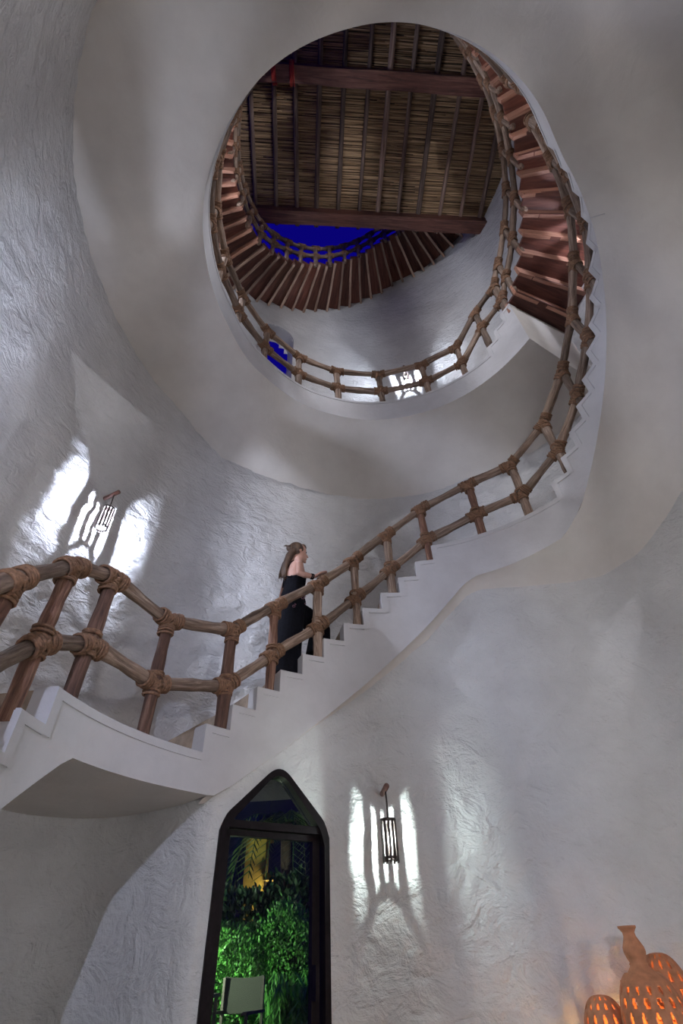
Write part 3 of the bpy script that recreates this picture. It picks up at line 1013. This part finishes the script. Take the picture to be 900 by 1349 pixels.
bush('garden_bush', (c1.x - .15, c1.y, 0.85), (0.75, 0.55, 0.80), 13000, 0.046, M['leaf'], 'bright green leafy bush behind the folding chair', 'bush', 0, HED)
bush('garden_bush', (c2.x, c2.y, 0.90), (0.80, 0.55, 0.85), 13000, 0.046, M['leaf'], 'leafy bush right of the folding chair, near the door jamb', 'bush', 0, HED)
c4 = pt(330, 1205, 10.1); c5 = pt(385, 1195, 10.2)
bush('garden_shrub', (c4.x, c4.y, 1.35), (0.8, 0.5, 0.75), 2600, 0.10, M['leaf2'], 'dark shrub rising behind the bright bush, left one', 'shrub', 0, HED)
bush('garden_shrub', (c5.x, c5.y, 1.45), (0.7, 0.5, 0.85), 2600, 0.10, M['leaf2'], 'dark shrub rising behind the bright bush, right one', 'shrub', 0, HED)
# grassy plant in front of the right bush
c6 = pt(388, 1335, 8.75)
root = empty('ornamental_grass', (c6.x, c6.y, 0.12)); tag(root, 'clump of long grassy leaves at the right foot of the bushes', 'plant')
mb = MB()
for _ in range(420):
    a = random.uniform(0, 2 * PI); rr = random.uniform(0.05, 0.42); h = random.uniform(.45, .95)
    b0 = Vector((c6.x + random.uniform(-.38, .38), c6.y + random.uniform(-.15, .15), .12))
    d = Vector((math.cos(a), math.sin(a), 0)); s = Vector((-d.y, d.x, 0)) * .011
    p1 = b0 + d * rr * .35 + Vector((0, 0, h * .75)); p2 = b0 + d * rr * .8 + Vector((0, 0, h)); p3 = b0 + d * rr * 1.3 + Vector((0, 0, h * .82))
    mb.add([b0 - s, b0 + s, p1 + s, p1 - s, p2 + s, p2 - s, p3], [(0, 1, 2, 3), (3, 2, 4, 5), (5, 4, 6)])
f = mb.build('blades', M['leaf'], root); f['kind'] = 'stuff'
# palm
pc = pt(372, 1120, 10.6); px_, py_ = pc.x + 0.12, pc.y - 0.3
pz = pc.z + 0.35
root = empty('palm_tree', (px_, py_, .12)); tag(root, 'palm with drooping fronds in front of the yellow wall', 'palm tree')
mb = MB(); mb.tube([(px_, py_, .1), (px_ + .05, py_, 1.5), (px_ - .02, py_, 2.8), (px_, py_, pz)], [.14, .11, .10, .11], 10)
mb.build('trunk', M['bark'], root, smooth=True)
for k in range(16):
    a = 2 * PI * k / 16 + .2; d = Vector((math.cos(a), math.sin(a), 0)); Lf = random.uniform(1.0, 1.4); mb = MB(); pts = []
    for q in range(9):
        f = q / 8
        pts.append(Vector((px_, py_, pz)) + d * Lf * math.sin(f * 1.45) * .9 + Vector((0, 0, .35 * math.sin(f * 2.2) - 1.25 * f * f * random.uniform(.9, 1.0))))
    mb.tube(pts, [.016 - .0013 * i for i in range(9)], 5)
    s = Vector((-d.y, d.x, 0))
    for q in range(1, 8):
        for h in (0.0, .33, .66):
            p0 = pts[q].lerp(pts[min(q + 1, 8)], h)
            for sg in (-1, 1):
                e = (s * sg * .75 + d * .45 + Vector((0, 0, -.55))).normalized()
                Lq = .50 * (1 - .06 * q)
                w = d * .017
                mb.add([p0 - w, p0 + w, p0 + e * Lq * .6 + w * .9, p0 + e * Lq, p0 + e * Lq * .6 - w * .9], [(0, 1, 2, 3, 4)])
    mb.build('frond', M['palm'], root)
# yellow pillar with a lantern, dark building behind
pa = pt(321, 1150, 10.9); pb = pt(349, 1150, 10.9)
mb = MB(); cx_, cy_ = (pa.x + pb.x) / 2, (pa.y + pb.y) / 2
mb.box((cx_, cy_ + .2, 1.5), ((pb.x - pa.x), .4, 2.8)); mb.box((cx_, cy_ + .2, .27), ((pb.x - pa.x) + .1, .5, .3)); mb.box((cx_, cy_ + .2, 2.95), ((pb.x - pa.x) + .14, .54, .14))
o = mb.build('yellow_pillar', plain('yellow_paint', (0.55, 0.40, 0.07), 0.8, 0, 4, 0.2, 0.004)); tag(o, 'yellow painted pillar behind the palm fronds', 'pillar')
pl = pt(357, 1178, 10.7)
root = empty('garden_lantern', (pl.x, pl.y, .12)); tag(root, 'dark post lantern with a yellow cap beside the yellow pillar', 'lantern')
mb = MB(); mb.tube([(pl.x, pl.y, .1), (pl.x, pl.y, pl.z - .2)], .04, 8); mb.build('post', M['metal'], root)
mb = MB()
for sx in (-1, 1):
    for sy in (-1, 1): mb.box((pl.x + sx * .1, pl.y + sy * .1, pl.z), (.02, .02, .4))
mb.box((pl.x, pl.y, pl.z - .2), (.24, .24, .03)); mb.build('lantern_frame', M['metal'], root)
mb = MB(); mb.box((pl.x, pl.y, pl.z + .21), (.27, .27, .05)); mb.box((pl.x, pl.y, pl.z + .26), (.2, .2, .05)); mb.build('cap', plain('ochre_cap', (0.40, 0.28, 0.05), .8), root)
mb = MB(); mb.box((pl.x, pl.y, pl.z - .06), (.05, .05, .14)); mb.build('bulb', emitter('garden_bulb', (1, .86, .55), 110.0), root)
mb = MB(); mb.box((-3.0, 13.6, 4.5), (11, .4, 9))
for k in range(9): mb.box((-7.2 + k * 1.05, 13.36, 4.4), (.16, .12, 8.8))
o = mb.build('wall_garden', plain('blue_grey_render', (0.05, 0.06, 0.06), .85, 0, 3, .15)); tag(o, 'dim blue-grey building wall across the garden', kind='structure')

# folding director chair
M['canvas'] = plain('olive_canvas', (0.030, 0.033, 0.026), .85, 0, 60, .15, .001)
M['chair_wood'] = plain('dark_chair_wood', (0.06, 0.05, 0.04), .6, 0, 20, .3)
cc = pt(306, 1345, 8.0)
cm_ = Matrix.Translation((cc.x, cc.y, 0.12)) @ Matrix.Rotation(rad(-14), 4, 'Z')
ch = link('director_chair', None, None, cm_); tag(ch, 'folding chair with olive canvas back and seat outside the door', 'chair')
W2 = .25
def cpart(nm, mat, fn, smooth=False):
    mb = MB(); fn(mb); return mb.build(nm, mat, ch, cm_, smooth)
for sx in (-1, 1):
    cpart('back_post', M['chair_wood'], lambda b: b.box((sx * W2, .24, .70), (.03, .03, .42)))
    cpart('armrest', M['chair_wood'], lambda b: b.box((sx * W2, 0.0, .62), (.055, .52, .025)))
    cpart('arm_post', M['chair_wood'], lambda b: b.box((sx * W2, -.2, .52), (.03, .03, .2)))
    cpart('foot_rail', M['chair_wood'], lambda b: b.box((sx * W2, 0.0, .02), (.035, .48, .04)))
    cpart('seat_rail', M['chair_wood'], lambda b: b.box((sx * W2, 0.0, .43), (.035, .46, .035)))
for sy in (-.18, .18):
    cpart('cross_leg', M['chair_wood'], lambda b: b.tube([(-W2, sy, .03), (W2, sy, .42)], .016, 6))
    cpart('cross_leg', M['chair_wood'], lambda b: b.tube([(W2, sy + .03, .03), (-W2, sy + .03, .42)], .016, 6))
def canvas(b, y0, z0, y1, z1, sag):
    vs = []; fs = []
    for i in range(9):
        u = -1 + i / 4
        for j in range(7):
            v = j / 6
            s = sag * (1 - u * u)
            dz = -abs(sag) * .6 * (1 - u * u) * v if z1 != z0 else -s
            dy = s if z1 != z0 else 0
            vs.append((u * W2, y0 + (y1 - y0) * v + dy, z0 + (z1 - z0) * v + dz))
    off = Vector((0, .006, 0)) if z1 != z0 else Vector((0, 0, .006))
    vs = [Vector(v) for v in vs]; k = len(vs); vs += [v + off for v in vs]
    for i in range(8):
        for j in range(6):
            a = i * 7 + j
            fs += [(a, a + 1, a + 8, a + 7), (k + a, k + a + 7, k + a + 8, k + a + 1)]
    b.add(vs, fs)
cpart('back_canvas', M['canvas'], lambda b: canvas(b, .24, .60, .25, .92, .03), True)
cpart('seat_canvas', M['canvas'], lambda b: canvas(b, -.22, .45, .22, .45, .025), True)
# small table with a candle glass
tp = pt(276, 1312, 7.7); tz = tp.z
root = empty('garden_table', (tp.x - .25, tp.y, .12)); tag(root, 'small dark garden table at the left edge of the door', 'table')
mb = MB(); mb.box((tp.x - .25, tp.y, tz), (.62, .6, .03)); mb.build('table_top', M['chair_wood'], root)
for sx in (-.27, .27):
    for sy in (-.26, .26):
        mb = MB(); mb.box((tp.x - .25 + sx, tp.y + sy, (tz + .12) / 2), (.035, .035, tz - .14)); mb.build('leg', M['chair_wood'], root)
cp = pt(272, 1300, 7.62)
root = empty('candle_glass', (cp.x, cp.y, tz + .015)); tag(root, 'small lit candle glass on the garden table', 'candle')
mb = MB(); mb.lathe([(.001, 0), (.03, 0), (.034, .12), (.030, .12), (.027, .006), (.001, .006)], 16, (cp.x, cp.y, tz + .016)); mb.build('glass', M['glass'], root, smooth=True)
mb = MB(); mb.lathe([(.001, .01), (.022, .01), (.022, .085), (.001, .095)], 14, (cp.x, cp.y, tz + .016)); mb.build('candle', emitter('candle_wax', (1, .9, .7), 9.0), root, smooth=True)
# garden spot that lights the bushes
gp = Vector((-3.0, 5.6, 0.12))
root = empty('garden_spot', gp); tag(root, 'ground spot lamp lighting the bushes, left of the chair', 'garden lamp')
mb = MB(); mb.tube([gp, gp + Vector((0, 0, .95))], .025, 8); mb.build('spike', M['metal'], root)
mb = MB(); mb.tube([gp + Vector((-.05, -.05, 1.02)), gp + Vector((.05, .05, 1.0))], [.05, .06], 12, caps=False); mb.build('hood', M['metal'], root)
mb = MB(); mb.ball(gp + Vector((.07, .07, 1.0)), .03); mb.build('bulb', emitter('spot_glow', (0.80, 1.0, 0.70), 4000.0), root, smooth=True)

# ------------------------------------------------------------------ the woman on the stairs
TW, RWm = -28.0, 2.42
ZW = ztop(-30)
wm = Matrix.Translation(pol(RWm, TW, ZW)) @ Matrix.Rotation(-rad(TW), 4, 'Z')
person = link('person', None, None, wm)
tag(person, 'woman in a black backless jumpsuit climbing the stairs, one hand on the rail', 'person')
def remeshed(mb, name, mat, voxel, smooth_it=4):
    me = mb.mesh(name + '_src', None)
    o = bpy.data.objects.new(name + '_src', me); COL.objects.link(o)
    md = o.modifiers.new('r', 'REMESH'); md.mode = 'VOXEL'; md.voxel_size = voxel; md.use_smooth_shade = True
    if smooth_it:
        sm = o.modifiers.new('s', 'SMOOTH'); sm.factor = 0.5; sm.iterations = smooth_it
    dg = bpy.context.evaluated_depsgraph_get()
    out = bpy.data.meshes.new_from_object(o.evaluated_get(dg))
    bpy.data.objects.remove(o)
    out.name = name; out.materials.clear(); out.materials.append(mat); out.shade_smooth()
    return link(name, out, person, wm)
HX, HZ = 0.045, 1.475
b = MB()
# head as stacked ellipses: (z, front, back, half width)
HP = [(-.012, .062, .02, .012), (0.0, .082, .005, .030), (.02, .094, -.015, .046), (.045, .097, -.045, .056), (.07, .096, -.065, .063), (.11, .090, -.088, .070), (.14, .097, -.097, .075), (.17, .090, -.098, .074), (.20, .062, -.078, .058), (.218, .03, -.045, .032), (.224, .0, -.02, .01)]
vs = []; fs = []; nn = 20
for (z_, fr_, bk, w) in HP:
    cx0 = (fr_ + bk) / 2; hx = (fr_ - bk) / 2
    for k in range(nn):
        a = 2 * PI * k / nn
        vs.append((HX + cx0 + hx * math.cos(a), w * math.sin(a), HZ + z_))
for i in range(len(HP) - 1):
    for k in range(nn):
        k2 = (k + 1) % nn; fs.append((i * nn + k, i * nn + k2, (i + 1) * nn + k2, (i + 1) * nn + k))
fs += [tuple(range(nn - 1, -1, -1)), tuple((len(HP) - 1) * nn + k for k in range(nn))]
b.add(vs, fs)
b.tube([(HX + .086, 0, HZ + .13), (HX + .104, 0, HZ + .10), (HX + .117, 0, HZ + .078), (HX + .094, 0, HZ + .070)], [.008, .011, .013, .010], 8)
b.ball((HX + .096, 0, HZ + .047), (.012, .022, .007)); b.ball((HX + .093, 0, HZ + .036), (.012, .019, .007)); b.ball((HX + .084, 0, HZ + .006), (.017, .02, .016))
for sy in (-1, 1): b.ball((HX - .003, sy * .073, HZ + .098), (.018, .008, .030))
b.tube([(.0, 0, 1.36), (.012, 0, 1.43), (HX + .0, 0, 1.52)], [.062, .052, .055], 14)
# torso
b.tube([(-.01, 0, .86), (.0, 0, .98), (.005, 0, 1.08), (.015, 0, 1.18), (.012, 0, 1.27), (.005, 0, 1.35), (.0, 0, 1.40)],
       [(.105, .165), (.105, .160), (.088, .128), (.100, .138), (.105, .155), (.085, .165), (.055, .10)], 20, ref=(1, 0, 0))
SHR = Vector((.0, -.165, 1.365)); ELR = Vector((-.025, -.245, 1.115)); WRR = Vector((.13, -.262, 1.105))
b.tube([SHR + Vector((.0, .05, .02)), SHR, SHR.lerp(ELR, .4), ELR, ELR.lerp(WRR, .3), WRR], [.045, .047, .041, .034, .034, .023], 12)
SHL = Vector((.0, .165, 1.365)); ELL = Vector((-.04, .215, 1.10)); WRL = Vector((.10, .20, .91))
b.tube([SHL + Vector((.0, -.05, .02)), SHL, SHL.lerp(ELL, .4), ELL, ELL.lerp(WRL, .3), WRL], [.045, .047, .041, .034, .034, .023], 12)
# legs (under the trousers) and feet
b.tube([(-.01, -.08, .90), (-.03, -.095, .68), (-.04, -.10, .48), (-.07, -.10, .30), (-.09, -.10, .08)], [.085, .072, .052, .048, .032], 12)
b.tube([(.02, .08, .90), (.19, .09, .83), (.33, .09, .77), (.34, .09, .62), (.31, .09, .46)], [.085, .072, .052, .048, .032], 12)
b.tube([(-.12, -.10, .035), (-.06, -.105, .045), (.05, -.11, .03), (.10, -.11, .022)], [.028, .034, .034, .018], 10)
b.tube([(.28, .09, .415), (.34, .09, .425), (.44, .09, .41), (.49, .09, .402)], [.028, .034, .034, .018], 10)
# hands: palm, four fingers, thumb
def hand(wr, d, nrm, side, s=1.0, curl=.35):
    d = d.normalized(); nrm = nrm.normalized(); s_ = d.cross(nrm).normalized() * side
    b.tube([wr - d * .02, wr + d * .03, wr + d * .085], [(.018, .024), (.016, .036), (.013, .038)], 12, ref=nrm)
    for k, Lf in enumerate((.068, .078, .074, .058)):
        o = s_ * (.028 - .0187 * k)
        p0 = wr + d * .075 + o; dd = d
        p1 = p0 + dd * Lf * .45; dd = (d - nrm * curl).normalized()
        p2 = p1 + dd * Lf * .33; dd = (d - nrm * curl * 2.2).normalized()
        p3 = p2 + dd * Lf * .28
        b.tube([p0, p1, p2, p3], [.0095, .009, .0085, .007], 8)
    p0 = wr + d * .025 + s_ * .028
    b.tube([p0, p0 + d * .028 + s_ * .028 - nrm * .006, p0 + d * .06 + s_ * .034 - nrm * .02], [.012, .011, .008], 8)
hand(WRR + Vector((.01, 0, .012)), Vector((.78, -.05, .60)), Vector((-.60, 0, .78)), 1)
hand(WRL, Vector((.25, 0, -1)), Vector((.6, .7, 0)), -1)
body = remeshed(b, 'body', M['skin'], 0.0055, 3)
# jumpsuit
b = MB()
b.tube([(-.015, 0, .80), (-.015, 0, .88), (.0, 0, .98), (.005, 0, 1.08), (.017, 0, 1.17)],
       [(.125, .180), (.128, .182), (.122, .172), (.100, .140), (.111, .149)], 24, ref=(1, 0, 0))
b.tube([(.055, 0, 1.12), (.062, 0, 1.20), (.055, 0, 1.30), (.045, 0, 1.345)], [(.065, .148), (.066, .148), (.048, .105), (.02, .05)], 20, ref=(1, 0, 0))
b.tube([(-.015, -.085, .90), (-.035, -.10, .72), (-.055, -.105, .48), (-.07, -.105, .25), (-.075, -.105, .05)], [(.125, .105), (.128, .11), (.125, .11), (.135, .12), (.150, .13)], 18, ref=(1, 0, 0))
b.tube([(.01, .07, .88), (.16, .085, .84), (.30, .09, .79), (.36, .09, .72), (.345, .09, .58), (.335, .09, .425)], [(.12, .11), (.118, .11), (.105, .10), (.105, .105), (.115, .115), (.13, .12)], 18, ref=(0.3, 0, 1))
suit = remeshed(b, 'jumpsuit', M['cloth'], 0.010, 2)
suit['label'] = 'black jumpsuit with wide trouser legs'
b = MB()
for sy in (-1, 1):
    b.tube([(.085, sy * .075, 1.28), (.06, sy * .085, 1.36), (.0, sy * .095, 1.405), (-.06, sy * .085, 1.37), (-.098, sy * .05, 1.28), (-.095, -sy * .03, 1.20), (-.075, -sy * .11, 1.15)], .0075, 6)
b.build('strap', M['cloth'], person, wm, True)
# flower prints on the trousers
fm = plain('flower_print', (0.22, 0.10, 0.13), .8)
b = MB()
for (x, z_, s) in ((.03, .86, .022), (.055, .885, .014), (-.06, .74, .020), (-.045, .765, .012), (.0, .40, .018), (.06, .80, .012)):
    for k in range(6):
        a = 2 * PI * k / 6
        b.ball((x + s * .6 * math.cos(a), -.205 if z_ > .7 else -.225, z_ + s * .6 * math.sin(a)), (s * .24, .006, s * .24), 6, 4)
pr_ = b.build('flower_print', fm, suit, wm, True); pr_['label'] = 'small pinkish flower print'
# hair
hm = wood('brown_hair', ((0.025, 0.013, 0.008), (0.075, 0.040, 0.023), (0.19, 0.115, 0.065)), (60, 60, 6), .002, .5, 0.0)
b = MB()
b.ball((HX - .022, 0, HZ + .135), (.098, .086, .102), 20, 14)
b.ball((HX + .045, 0, HZ + .185), (.050, .062, .045), 14, 10)
b.ball((HX - .105, -.005, HZ + .135), (.040, .042, .034), 12, 8)
b.tube([(HX - .06, 0, HZ + .10), (HX - .10, 0, HZ + .03), (HX - .135, -.01, HZ - .08), (HX - .155, -.015, HZ - .19), (HX - .150, -.015, HZ - .29)], [(.045, .075), (.045, .080), (.036, .075), (.028, .058), (.012, .025)], 16, ref=(1, 0, 0))
for k in range(16):
    o = random.uniform(-.055, .055); e = random.uniform(-.02, .02)
    b.tube([(HX - .09, o, HZ + .06), (HX - .135 + e, o * 1.2, HZ - .05), (HX - .165 + e, o * 1.1, HZ - .18), (HX - .165 + e * 2, o, HZ - random.uniform(.26, .33))], [.012, .010, .009, .004], 6)
b.tube([(HX - .12, -.01, HZ + .145), (HX - .155, -.015, HZ + .150), (HX - .185, -.01, HZ + .135)], [.016, .011, .004], 8)
hair = remeshed(b, 'hair', hm, 0.006, 2)
hair['label'] = 'long brown hair tied back'
b = MB()
for sy in (-1, 1): b.ball((HX + .083, sy * .031, HZ + .113), (.008, .012, .006), 8, 6)
b.build('eye', plain('dark_eye', (0.03, 0.02, 0.015), .3), body, wm, True)
b = MB()
for k in range(3): b.ring(WRR + Vector((-.012 - .012 * k, .0, -.001)), (1, 0, 0.0), .027, .005, 16, 5)
b.build('bracelet', M['cloth'], person, wm, True)
